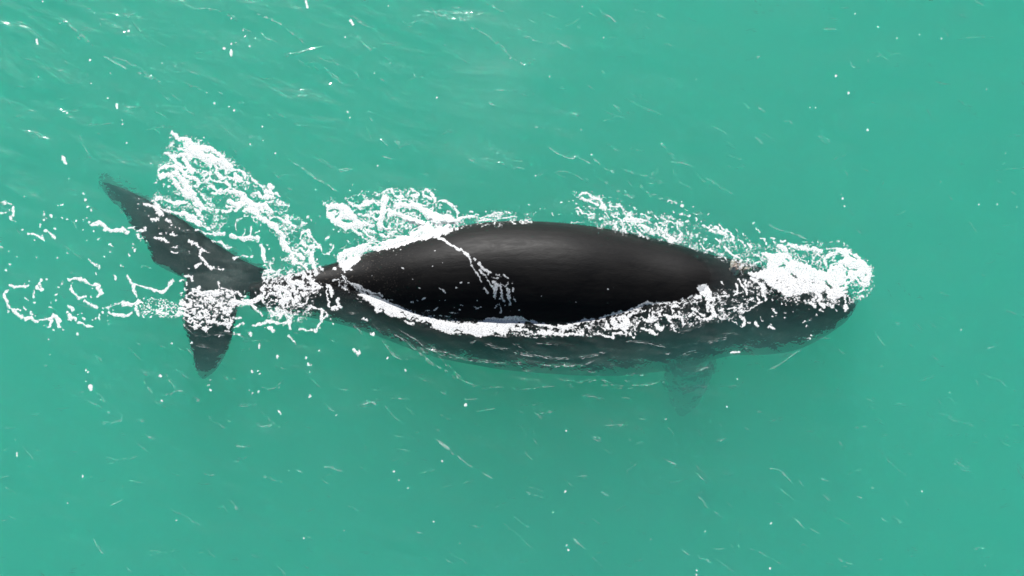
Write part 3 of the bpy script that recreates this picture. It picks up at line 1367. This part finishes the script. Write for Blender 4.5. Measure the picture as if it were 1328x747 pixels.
HEADW = """
@ 0 0 1
m 955,335 985,322 1090,312 1130,345 1135,370 1122,386 1100,394 1060,396 1000,388 970,376
@ 980 310 8.3
p 60,150 160,150 300,140 380,190 420,230 560,270 640,310 760,350 810,270 900,240 960,200 880,130 880,90 960,90 1100,170 1200,270 1245,340 1245,430 1220,510 1140,510 1080,440 1000,480 960,560 880,640 790,620 760,560 700,590 640,570 540,590 420,610 320,635 280,590 220,540 140,520 80,440 0,420 -60,400 -70,360 0,350 120,320 130,230
h 18: 330,210 350,230
h 16: 270,300 310,280
h 10: 295,260 300,320
h 20: 390,370 430,410
h 26: 750,470 820,520
h 10: 840,275 880,265
h 15: 1010,160 1080,210
h 15: 1000,340 990,390
h 16: 1100,400 1140,460
h 12: 975,455 1010,440
h 16: 900,510 950,500
h 12: 1175,390 1180,395
h 9: 940,280 1010,320 1080,330
h 10: 620,470 640,475
60: 270,90 330,120
50: 360,50 480,90 560,100
45: 600,100 700,120 680,140
30: 660,150 740,240 770,300
35: 740,210 790,180 860,150 900,100
30: 800,235 850,210
25: 770,100 870,95
26: 430,190 560,260
45: 660,590 690,620 670,680
40: 700,690 750,740
35: 780,620 830,640
30: 790,700 850,720
35: 890,610 980,560
18: 1040,630 1080,640
25: 1120,610 1150,620
22: 1060,570 1150,560
25: 960,600 960,740
d 620,700,40 860,660,35 120,40,35 200,30,30 40,70,30 60,190,30 180,110,30 240,60,30
@ 980 370 8.3
45: 600,180 640,240
40: 700,200 740,230
30: 690,270 740,280
32: 770,210 830,230 870,270
32: 960,210 970,270
14: 500,405 560,395 605,350
34: 590,540 600,540
30: 190,260 220,310
35: 150,440 200,465
35: 10,400 30,430
14: 60,340 90,390
10: 300,155 400,160 480,110
d 650,320,35 565,250,28 550,445,45 570,575,30 180,165,38 275,205,30 325,210,25 390,215,20 455,210,20 520,175,28 175,325,30 320,295,25 310,345,28 60,525,25 415,300,22
"""
FAR = """
@ 0 0 1
m 745,250 775,252 830,270 880,285 940,300 1000,325 1000,345 960,345 890,318 830,306 790,298 750,285
@ 740 240 8.3
28: 90,110 150,85 210,120 290,150 340,200 310,250
35: 120,140 200,170 290,220
32: 80,240 130,300 250,320
30: 190,350 230,350
40: 340,210 370,250
22: 490,200 530,210
30: 430,230 530,230 600,300 660,340
30: 370,290 410,350
25: 470,330 550,380
25: 560,310 640,330
50: 590,370 700,380 760,380
45: 660,350 740,400
30: 760,320 820,330
20: 900,330 950,360
20: 790,380 870,410
45: 750,440 840,470
38: 480,430 500,480
25: 550,400 570,490
25: 580,480 620,510
20: 660,490 700,520
28: 710,490 780,560
30: 880,490 900,530
30: 920,410 940,470
40: 960,400 1000,430
36: 1030,470 1000,560 1080,590 1140,610
60: 1050,540 1090,590
25: 1060,395 1140,410 1160,480 1200,540 1160,570
18: 1085,450 1110,450
25: 1050,170 1140,200
28: 1230,325 1280,330
14: 0,405 140,405
n 30 10 .56: 450,400 600,380 860,460 1050,420 1000,560 880,540 700,480 480,470
d 320,360,45 490,260,30 690,250,38 580,220,20 750,250,18 840,290,40 690,410,35 610,400,20 820,580,25 940,520,40 1190,540,35 1195,180,35 1200,225,45 1110,290,28 1185,315,38 1170,375,38 1250,395,42 20,170,28 10,320,25 410,190,30 340,430,24 380,425,24 410,435,20
@ 860 260 8.3
9: 90,20 160,30 230,90 330,140 430,200 540,250
25: 220,160 270,165
40: 440,265 490,290
28: 510,270 590,310
28: 590,260 650,300
40: 515,320 560,350
38: 610,340 680,360
35: 690,320 750,380 750,430
22: 575,410 610,455
10: 780,310 920,400
40: 810,420 880,480
32: 910,460 950,500
16: 770,470 800,520
20: 880,500 980,570 1080,620
35: 660,510 740,580 840,640
32: 400,460 440,520 540,540
10: 160,460 300,480 390,500
18: 630,580 690,640
25: 1010,310 1045,350
28: 1045,395 1100,420
25: 1165,405 1200,410
25: 1270,440 1310,445
28: 910,620 930,660
25: 980,680 1040,660 1050,700
45: 1250,480 1328,540
60: 1080,560 1150,600
d 205,65,40 200,15,28 185,145,35 110,125,25 175,205,35 255,230,38 360,205,35 410,215,28 320,70,20 490,150,28 760,310,25 390,430,25 970,245,38 1115,455,35 1165,470,30 1215,455,35 940,435,22 1040,480,28 880,670,30 920,560,25
"""
WASH = """
@ 560 300 8.3
30: 70,80 130,90 230,160
42: 230,160 330,210 400,270
22: 410,290 430,360 450,420 500,470 540,540
30: 570,610 600,660
25: 450,290 470,310
40: 500,350 550,400 630,440
30: 610,430 600,460
24: 520,420 590,510 640,580 680,640
22: 640,500 720,510
20: 700,460 740,490
26: 770,470 830,510
25: 880,610 870,640
18: 820,570 800,590
32: 690,600 740,590 760,690
30: 810,630 830,745
22: 880,720 890,745
18: 740,560 790,600
14: 90,620 150,660
d 670,550,50 820,550,24 870,550,26 680,690,42 740,720,30 310,550,28 400,550,30 265,605,24 145,655,18 40,210,26 5,375,16 1190,695,16 120,345,14
@ 560 370 8.3
38: 680,130 690,0
20: 720,190 740,240 740,290
18: 700,200 670,240
26: 760,110 770,170
26: 830,50 840,210
22: 880,130 890,170
28: 590,60 600,90
14: 460,230 530,235
12: 300,215 330,215
14: 190,290 270,300
14: 100,325 200,330
16: 85,35 150,80
d 790,225,26 935,265,30 850,270,15 490,240,30 240,235,22 295,270,25 240,300,26 60,240,24 1185,115,18 490,160,18 145,165,14 75,170,14
@ 425 340 8.3
24: 1020,395 1050,385
15: 1230,295 1260,315
18: 1060,520 1130,530 1180,495
14: 1200,570 1300,580
15: 650,390 700,410
d 910,430,28 965,412,26 1270,325,22 985,275,30 910,175,22 805,65,26 1125,45,14 1075,480,24 480,150,14 660,230,12
@ 700 370 8.3
d 735,35,26 795,35,20 25,115,20 400,185,18 325,165,12 740,195,12
@ 480 315 8.3
d 40,80,14 90,60,16 150,75,14 210,60,13 260,85,16 320,70,14 330,110,12 400,80,14 180,120,14 110,110,15 60,130,13 20,100,15 280,130,12
"""
GLINTS = """
@ 0 0 3.994
d 222,8,16 667,161,24 466,312,22 572,380,14 199,400,12 557,507,18 632,625,16 635,645,20 347,588,20 655,738,20 837,328,14 470,432,14 490,65,10 1160,253,28 1198,225,18 1222,222,12 1270,188,18 1260,158,14 1295,240,20 1200,98,18 1113,534,20 1186,551,16 1213,573,18 1068,478,12
15: 188,205 195,228
19: 604,540 604,558
12: 1197,255 1197,288
@ 332 0 3.994
d 463,195,16 686,30,16 978,236,12 613,382,16 936,502,16 475,582,18 486,612,16 30,656,16 820,390,12 1320,300,14
18: 258,5 268,36
18: 492,108 500,125
@ 664 0 3.994
d 362,36,14 198,396,12 473,197,12 955,413,10 775,745,12 120,910,16 412,802,15
@ 996 0 3.994
d 352,395,24 415,480,24 446,476,10 515,672,22 786,180,18 896,201,14 217,556,12 245,557,12 667,198,12 47,30,12 453,70,14 1130,463,10 30,631,12 568,140,12
@ 0 560 3.994
d 428,228,24 350,370,14 913,458,14 80,40,10 320,285,8
10: 86,112 86,126
@ 332 560 3.994
d 967,151,18 713,204,18 789,290,16 740,248,12 919,467,22 457,510,16 250,552,16 1056,580,10 168,203,10
@ 664 560 3.994
d 275,310,20 211,417,12 294,612,24 285,590,18 1000,518,14 957,718,16 955,740,16 718,557,10
@ 996 560 3.994
d 18,474,20 10,708,18 797,307,18 880,403,12 1125,695,10
@ 0 420 3.994
d 398,52,26 250,78,14 257,160,12 445,240,24 456,252,18 445,296,12 890,100,14 1085,320,14 1092,345,24 1305,250,18 1292,345,14 1310,362,20 840,400,22 520,392,12 832,270,24 80,600,10
22: 464,322 470,338
@ 996 400 3.994
d 1000,107,12 866,354,8 940,435,14 590,300,10
@ 996 180 3.994
d 386,310,18 397,350,16 380,290,10 893,224,15 1187,337,16 1219,313,8 1092,337,10 1288,354,10 1230,73,10
@ 664 400 3.994
d 280,634,18 795,573,14 1112,511,16 1165,370,14
12: 1137,232 1180,226
@ 332 130 3.994
d 475,64,18 486,93,15 30,136,18 97,276,18 628,337,15 310,460,15 60,310,9 35,210,9 690,420,9 485,465,9
"""  # sun glints on open water, drawn as small white blobs

from_px = lambda t, ox, oy, s: np.array([[ox + float(a.split(',')[0]) / s, oy + float(a.split(',')[1]) / s] for a in t])


def read_survey(txt):
    items, ox, oy, s = [], 0, 0, 1
    for ln in txt.strip().splitlines():
        t = ln.split()
        if t[0] == '@':
            ox, oy, s = float(t[1]), float(t[2]), float(t[3])
        elif t[0] == 'd':
            for a in t[1:]:
                x, y, w = map(float, a.split(','))
                items.append(('add', np.array([[ox + x / s, oy + y / s]]), w / s / 2))
        elif t[0] == 'p':
            items.append(('poly', from_px(t[1:], ox, oy, s), 0))
        elif t[0] == 'm':
            items.append(('film', from_px(t[1:], ox, oy, s), 0))
        elif t[0] == 'h':
            items.append(('hole', from_px(t[2:], ox, oy, s), float(t[1][:-1]) / s / 2))
        elif t[0] == 'n':
            items.append(('net', from_px(t[4:], ox, oy, s), (float(t[1]) / s, float(t[2]) / s, float(t[3][:-1]))))
        else:
            items.append(('add', from_px(t[1:], ox, oy, s), float(t[0][:-1]) / s / 2))
    return items


def curve(p):
    """rounded path through surveyed points"""
    if len(p) < 3:
        return p
    t = np.arange(len(p), dtype=float)
    tt = np.linspace(0, len(p) - 1, (len(p) - 1) * 4 + 1)
    return np.stack([interp(tt, np.stack([t, p[:, k]], 1)) for k in (0, 1)], 1)


def seg_dist(x, y, p):
    d2 = np.full(x.shape, 1e9)
    if len(p) == 1:
        return np.hypot(x - p[0, 0], y - p[0, 1])
    for (ax, ay), (bx, by) in zip(p[:-1], p[1:]):
        ux, uy = bx - ax, by - ay
        q = np.clip(((x - ax) * ux + (y - ay) * uy) / (ux * ux + uy * uy + 1e-9), 0, 1)
        d2 = np.minimum(d2, (x - ax - q * ux) ** 2 + (y - ay - q * uy) ** 2)
    return np.sqrt(d2)


def poly_sd(x, y, p):
    """signed distance, positive inside"""
    ins = np.zeros(x.shape, bool)
    for (ax, ay), (bx, by) in zip(p, np.roll(p, -1, 0)):
        if ay == by:
            continue
        c = ((ay > y) != (by > y)) & (x < (bx - ax) * (y - ay) / (by - ay) + ax)
        ins ^= c
    d = seg_dist(x, y, np.concatenate([p, p[:1]]))
    return np.where(ins, d, -d)


def foam_mesh(name, txt, seed, res=0.55, lift=1.0, rough=1.0, clump=13.0, drop=.85, mounds=(), worn=.02):
    items = read_survey(txt)
    allp = np.concatenate([i[1] for i in items])
    x0, y0 = allp.min(0) - 6
    x1, y1 = allp.max(0) + 6
    gx, gy = np.arange(x0, x1, res), np.arange(y0, y1, res)
    PX, PY = np.meshgrid(gx, gy)
    # ragged edges
    wx = PX + rough * (4.6 * (fbm(PX / 7, PY / 7, seed) - .5) + 2.6 * (fbm(PX / 2.4, PY / 2.4, seed + 5) - .5))
    wy = PY + rough * (4.6 * (fbm(PX / 7, PY / 7, seed + 9) - .5) + 2.6 * (fbm(PX / 2.4, PY / 2.4, seed + 14) - .5))
    F = np.full(PX.shape, -9.0)

    def win(p, m):
        a, b = p.min(0) - m, p.max(0) + m
        i0, i1 = np.searchsorted(gx, [a[0], b[0]])
        j0, j1 = np.searchsorted(gy, [a[1], b[1]])
        return slice(j0, max(j1, j0 + 1)), slice(i0, max(i1, i0 + 1))
    for kind, p, r in items:
        if kind in ('add', 'hole'):
            p = curve(p)
            w = win(p, r + 6)
            if kind == 'add':
                n_ = 1.0 if len(p) > 1 else drop
                rr_ = r * n_ * (1 + rough * .9 * (value_noise(PX[w] / 5, PY[w] / 5, seed + 77) - .5) * (len(p) > 1))
                F[w] = np.maximum(F[w], np.clip(rr_ - .45 - seg_dist(wx[w], wy[w], p), -9, 9))
            else:
                F[w] = np.minimum(F[w], (seg_dist(wx[w], wy[w], p) - r) * 1.0)
        elif kind == 'film':                     # thin milky film of fine bubbles
            w = win(p, 8)
            g = -.30 + 2.6 * (fbm(wx[w] / 8, wy[w] / 6, seed + 44, 3) - .56)
            F[w] = np.maximum(F[w], np.minimum(np.minimum(g, .1), poly_sd(wx[w], wy[w], p) * .3))
        elif kind == 'poly':
            w = win(p, 8)
            F[w] = np.maximum(F[w], poly_sd(wx[w], wy[w], p))
        else:                                    # a patch of loose bubbly flecks
            w = win(p, 8)
            sx, sy, th = r
            f = fbm(wx[w] / sx * 1.6, wy[w] / sx * 2.4, seed + 40, 2)
            g = (f - th) * 16
            F[w] = np.maximum(F[w], np.minimum(g, poly_sd(wx[w], wy[w], p)))
    F0 = F.copy()
    F = F + rough * 2.2 * (fbm(PX / 2.3, PY / 2.0, seed + 60, 2) - .5)
    # bubbles and thin spots worn through the wider foam
    cell = np.abs(fbm(PX / 9, PY / 6, seed + 63, 3) - .5)
    F = np.minimum(F, np.where(F > 1.6, (cell - worn) * 60 + 1.0, F))
    F = F + EDGE
    # ---- marching squares
    nyy, nxx = F.shape
    ins = F > 0
    vid = np.full(F.shape, -1, np.int64)
    jj, ii = np.nonzero(ins)
    vid[jj, ii] = np.arange(len(jj))
    PXl, PYl, Hl, Ml = [PX[jj, ii]], [PY[jj, ii]], [F[jj, ii]], [F0[jj, ii]]
    cnt = len(jj)

    def cross(a, b, dx, dy):
        nonlocal cnt
        m = ins[a] != ins[b]
        e = np.full(m.shape, -1, np.int64)
        q = np.nonzero(m)
        fa, fb = F[a][q], F[b][q]
        t = fa / (fa - fb)
        e[q] = cnt + np.arange(len(q[0]))
        cnt += len(q[0])
        PXl.append(PX[a][q] + t * dx * res)
        PYl.append(PY[a][q] + t * dy * res)
        Hl.append(np.zeros(len(q[0])))
        Ml.append(F0[a][q])
        return e
    eh = cross((slice(None), slice(0, -1)), (slice(None), slice(1, None)), 1, 0)
    ev_ = cross((slice(0, -1), slice(None)), (slice(1, None), slice(None)), 0, 1)
    c00, c10, c11, c01 = ins[:-1, :-1], ins[:-1, 1:], ins[1:, 1:], ins[1:, :-1]
    case = c00 * 1 + c10 * 2 + c11 * 4 + c01 * 8
    V = {0: vid[:-1, :-1], 1: vid[:-1, 1:], 2: vid[1:, 1:], 3: vid[1:, :-1],
         4: eh[:-1], 5: ev_[:, 1:], 6: eh[1:], 7: ev_[:, :-1]}        # corners 0-3, edges 4-7
    loops, totals = [], []
    for c in range(1, 16):
        q = np.nonzero(case == c)
        if not len(q[0]):
            continue
        if c in (5, 10):
            polys = [[0, 4, 7], [2, 6, 5]] if c == 5 else [[1, 5, 4], [3, 7, 6]]
        else:
            pl = []
            for k in range(4):
                if c >> k & 1:
                    pl.append(k)
                if (c >> k & 1) != (c >> ((k + 1) % 4) & 1):
                    pl.append(4 + k)
            polys = [pl]
        for pl in polys:
            a = np.stack([V[k][q] for k in pl], 1)[:, ::-1]
            loops.append(a.ravel())
            totals.append(np.full(len(a), len(pl)))
    px, py, hh = np.concatenate(PXl), np.concatenate(PYl), np.concatenate(Hl)
    q_ = np.clip(hh / (EDGE + .9), 0, 1)
    cover = q_ * q_ * (3 - 2 * q_) * 1.15
    hh = np.clip(hh - EDGE, 0, 9)
    mass = np.clip(np.concatenate(Ml) / 5.0, 0, 1)
    mass = mass * mass * (3 - 2 * mass)
    li, lt = np.concatenate(loops), np.concatenate(totals)
    ls = np.concatenate([[0], np.cumsum(lt)[:-1]])
    # ---- put every point where its sight line meets the water or the whale
    pts = at(px, py)
    pts[:, 2] = sea_height(pts[:, 0], pts[:, 1])
    nrm = np.tile([0, 0, 1.0], (len(pts), 1))
    D = rays(px, py)
    bx0, by0, bx1, by1 = 425, 270, 1130, 440
    o = Vector(CAM)
    for k in np.nonzero((px > bx0) & (px < bx1) & (py > by0) & (py < by1))[0]:
        d = Vector(D[k])
        hit, nn, _, _ = BVH.ray_cast(o, d)
        if hit is not None and hit.z > pts[k, 2] - .004:
            pts[k] = hit
            nrm[k] = nn
    lump = .7 + .6 * fbm(px / 5.5, py / 5.5, seed + 90)
    th = .003 + lift * .009 * mass * lump
    pts = pts + nrm * (th - .002)[:, None]
    for mx_, my_, rx_, ry_, hm in mounds:                       # thrown-up water piled into a heap
        g = np.exp(-((px - mx_) / rx_) ** 2 - ((py - my_) / ry_) ** 2) * mass * (.8 + .4 * fbm(px / 9, py / 9, seed + 8))
        pts = pts - D * (hm * g)[:, None]
    # ---- separate the clumps
    comp = np.arange(len(pts))
    ea, eb = [], []
    for a, n_ in zip(ls, lt):
        f_ = li[a:a + n_]
        ea.append(f_)
        eb.append(np.roll(f_, -1))
    ea, eb = np.concatenate(ea), np.concatenate(eb)
    while True:
        lo = np.minimum(comp[ea], comp[eb])
        new = comp.copy()
        np.minimum.at(new, ea, lo)
        np.minimum.at(new, eb, lo)
        new = new[new]
        if (new == comp).all():
            break
        comp = new
    fc = comp[li[ls]]
    order = np.argsort(comp, kind='stable')
    ids, start = np.unique(comp[order], return_index=True)
    stop = np.append(start[1:], len(order))
    size = {}
    for c, a, b in zip(ids, start, stop):
        q = order[a:b]
        size[c] = math.hypot(np.ptp(px[q]), np.ptp(py[q]))
    big = [c for c in ids if size[c] >= clump]
    big.sort(key=lambda c: -size[c])
    root = bpy.data.objects.new(name, None)
    COL.objects.link(root)
    m0 = pts.mean(0)
    root.location = m0

    def sub(nm, fsel):
        l_ = np.concatenate([li[ls[k]:ls[k] + lt[k]] for k in np.nonzero(fsel)[0]])
        t_ = lt[fsel]
        u, inv = np.unique(l_, return_inverse=True)
        ob = new_obj(nm, pts[u] - m0, (inv, np.concatenate([[0], np.cumsum(t_)[:-1]]), t_), m_foam, root)
        ob.data.attributes.new("cover", 'FLOAT', 'POINT').data.foreach_set("value", cover[u].astype(np.float32))
        return ob
    for c in big[:280]:
        sub("foam_clump", fc == c)
    rest = ~np.isin(fc, big[:280])
    if rest.any():
        tag(sub("foam_drops", rest), kind="stuff")
    return root


def ribbons(name, txt, seed):
    """sky reflections on wavelet crests, painted as narrow broken white ribbons on the water"""
    V, Fq = [], []
    ox = oy = 0
    s = 1
    rs2 = np.random.RandomState(seed)
    for ln in txt.strip().splitlines():
        t = ln.split()
        if t[0] == '@':
            ox, oy, s = float(t[1]), float(t[2]), float(t[3])
            continue
        amp = float(t[0][:-1])
        p = curve(from_px(t[1:], ox, oy, s))
        d = np.concatenate([[0], np.cumsum(np.hypot(*np.diff(p, axis=0).T))])
        n_ = max(4, int(d[-1] / .9))
        q = np.linspace(0, d[-1], n_)
        c = np.stack([np.interp(q, d, p[:, 0]), np.interp(q, d, p[:, 1])], 1)
        tn = np.gradient(c, axis=0)
        tn /= np.linalg.norm(tn, axis=1)[:, None] + 1e-9
        nn = np.stack([-tn[:, 1], tn[:, 0]], 1)
        for strand in range(3):
            ph = rs2.rand() * 99
            off = ((strand > 0) * 2.6 * (rs2.rand() - .5) * 2 + 1.2 * (value_noise(q / 6 + ph, q * 0, seed) - .5))
            wv = RIB_W * amp * (value_noise(q / 4 + ph, q * 0 + 3, seed + 3) - (.34 if strand == 0 else .5)) * np.clip(np.minimum(q, d[-1] - q) / 5, .1, 1)
            m = c + nn * off[:, None]
            on = wv > .02
            k = 0
            while k < n_:
                if not on[k]:
                    k += 1
                    continue
                e = k
                while e < n_ and on[e]:
                    e += 1
                if e - k >= 2:
                    b = len(V)
                    for i in range(k, e):
                        for sgn, z in ((-1, 0), (0, 1), (1, 0)):
                            a = m[i] + nn[i] * sgn * wv[i]
                            g = at(a[0], a[1])
                            V.append((g[0], g[1], z * .006 + .001))
                    for i in range(e - k - 1):
                        for u in (0, 1):
                            o_ = b + i * 3 + u
                            Fq.append((o_, o_ + 1, o_ + 4, o_ + 3))
                k = e
    V = np.array(V)
    V[:, 2] += sea_height(V[:, 0], V[:, 1])
    ob = new_obj(name, V, Fq, m_streak)
    ob.data.attributes.new("cover", 'FLOAT', 'POINT').data.foreach_set("value", np.tile(np.array([.15, 1.2, .15], np.float32), len(V) // 3))
    return ob


def scattered_lines(seed, count):
    """more faint painted reflection streaks of the same kind between the surveyed ones"""
    rs3 = np.random.RandomState(seed)
    rows = ["@ 0 0 1"]
    for _ in range(count):
        x, y = rs3.uniform(-60, 1390), rs3.uniform(-60, 810)
        if 420 < x < 1130 and 240 < y < 420:
            continue
        ang = R(32) + rs3.randn() * .35 if rs3.rand() < .78 else -R(12) + rs3.randn() * .3
        if 400 < x < 1060 and 420 < y < 520:
            ang = R(6) + rs3.randn() * .2
        ln_ = rs3.gamma(2.0, 3.0) + 3
        k_ = rs3.uniform(-.12, .12)
        p0 = (x, y)
        p1 = (x + ln_ * math.cos(ang + k_), y + ln_ * math.sin(ang + k_))
        p2 = (p1[0] + ln_ * math.cos(ang - k_), p1[1] + ln_ * math.sin(ang - k_))
        rows.append("%.2f: " % rs3.uniform(.26, .5) + " ".join("%.1f,%.1f" % p for p in (p0, p1, p2)))
    return chr(10).join(rows)


RIB_W = 2.0
EDGE = 0.9
FOAMS = [
    ("foam_slick", SLICK, 11, 1.0, 1.0, "large lacy white foam slick drifting above the tail fluke in the upper left", "foam"),
    ("foam_churn", CHURN, 23, 1.0, 1.0, "tangled white churn over the sunken tail stock, between the flukes and the dry back", "foam"),
    ("foam_over_fluke", TAIL, 37, 1.0, 1.0, "broken speckled foam lying over the lower lobe of the dark tail fluke", "foam"),
    ("foam_trail", TRAIL, 41, 1.0, .9, "thin loops and dots of foam with a few painted sun glints trailing left of the tail at the picture's edge", "foam"),  # a short chain of sun glints is drawn in among the foam dots
    ("foam_patch", PATCH, 53, .7, 1.0, "thick white foam patch against the far side of the back behind the hump", "foam"),
    ("foam_waterline", NEAR, 67, .6, 1.0, "bright white foam line along the near waterline of the black back", "foam"),
    ("foam_head_wash", HEADW, 71, .6, 1.0, "solid white bow wave breaking over the sunken head at the right end", "foam"),
    ("foam_streaks", FAR, 83, 1.0, .9, "streaky broken foam running down to the head on the far side of the back", "foam"),
    ("foam_wash", WASH, 97, .5, .8, "thin white trickle of water running down across the black back", "foam"),
]
MOUNDS = {
    "foam_patch": [(560, 300, 60, 18, .08)],
}
for name, txt, seed, lift, rough, label, cat in FOAMS:
    tag(foam_mesh(name, txt, seed, lift=lift, rough=rough, mounds=MOUNDS.get(name, ())), label, cat, "patches of white foam around the whale")
fl = foam_mesh("glint_flecks", GLINTS, 101, lift=1.0, rough=.5, clump=1e9, drop=.7)  # white flecks stand in for sun glints on the ripples
drops = fl.children[0]
drops.parent = None
drops.location = fl.location
bpy.data.objects.remove(fl)
drops.name = "glint_flecks"
tag(drops, kind="stuff")
tag(ribbons("reflection_lines", WAVELETS + scattered_lines(8, 600), 5), kind="stuff")  # pale ribbons painted in for sky reflected off wavelet crests


# ---------------------------------------------------------------- mist of a spent blow drifting over the water
m_mist, n, L = material("thin_mist")
out = n.new("ShaderNodeOutputMaterial")
vsn = n.new("ShaderNodeVolumeScatter")
tc = n.new("ShaderNodeTexCoord")
ln_ = n.new("ShaderNodeVectorMath")
ln_.operation = 'LENGTH'
nz = n.new("ShaderNodeTexNoise")
nz.inputs['Scale'].default_value = 1.6
nz.inputs['Detail'].default_value = 3.0
ad = n.new("ShaderNodeMath")
ad.operation = 'MULTIPLY_ADD'
ad.inputs[1].default_value = 0.7
mr = n.new("ShaderNodeMapRange")
mr.interpolation_type = 'SMOOTHSTEP'
mr.inputs['From Min'].default_value = 1.25
mr.inputs['From Max'].default_value = 0.35
mr.inputs['To Min'].default_value = 0.0
mr.inputs['To Max'].default_value = 0.04
L.new(tc.outputs['Object'], ln_.inputs[0])
L.new(tc.outputs['Object'], nz.inputs['Vector'])
L.new(nz.outputs[0], ad.inputs[0])
L.new(ln_.outputs['Value'], ad.inputs[2])
L.new(ad.outputs[0], mr.inputs[0])
L.new(mr.outputs[0], vsn.inputs['Density'])
L.new(vsn.outputs[0], out.inputs['Volume'])
V, Fm = [], []
NU, NV = 40, 20
for j in range(NV + 1):
    for i in range(NU):
        t, p = 2 * math.pi * i / NU, math.pi * j / NV - math.pi / 2
        V.append((math.cos(p) * math.cos(t), math.cos(p) * math.sin(t), math.sin(p)))
for j in range(NV):
    for i in range(NU):
        a, b = j * NU + i, j * NU + (i + 1) % NU
        Fm.append((a, b, b + NU, a + NU))
mist = new_obj("mist", V, Fm, m_mist)
mist.location = at(650, 70, 2.2)
mist.scale = (1.9, 5.2, 1.1)
mist.rotation_euler = (0, 0, R(-12))
tag(mist, kind="stuff")
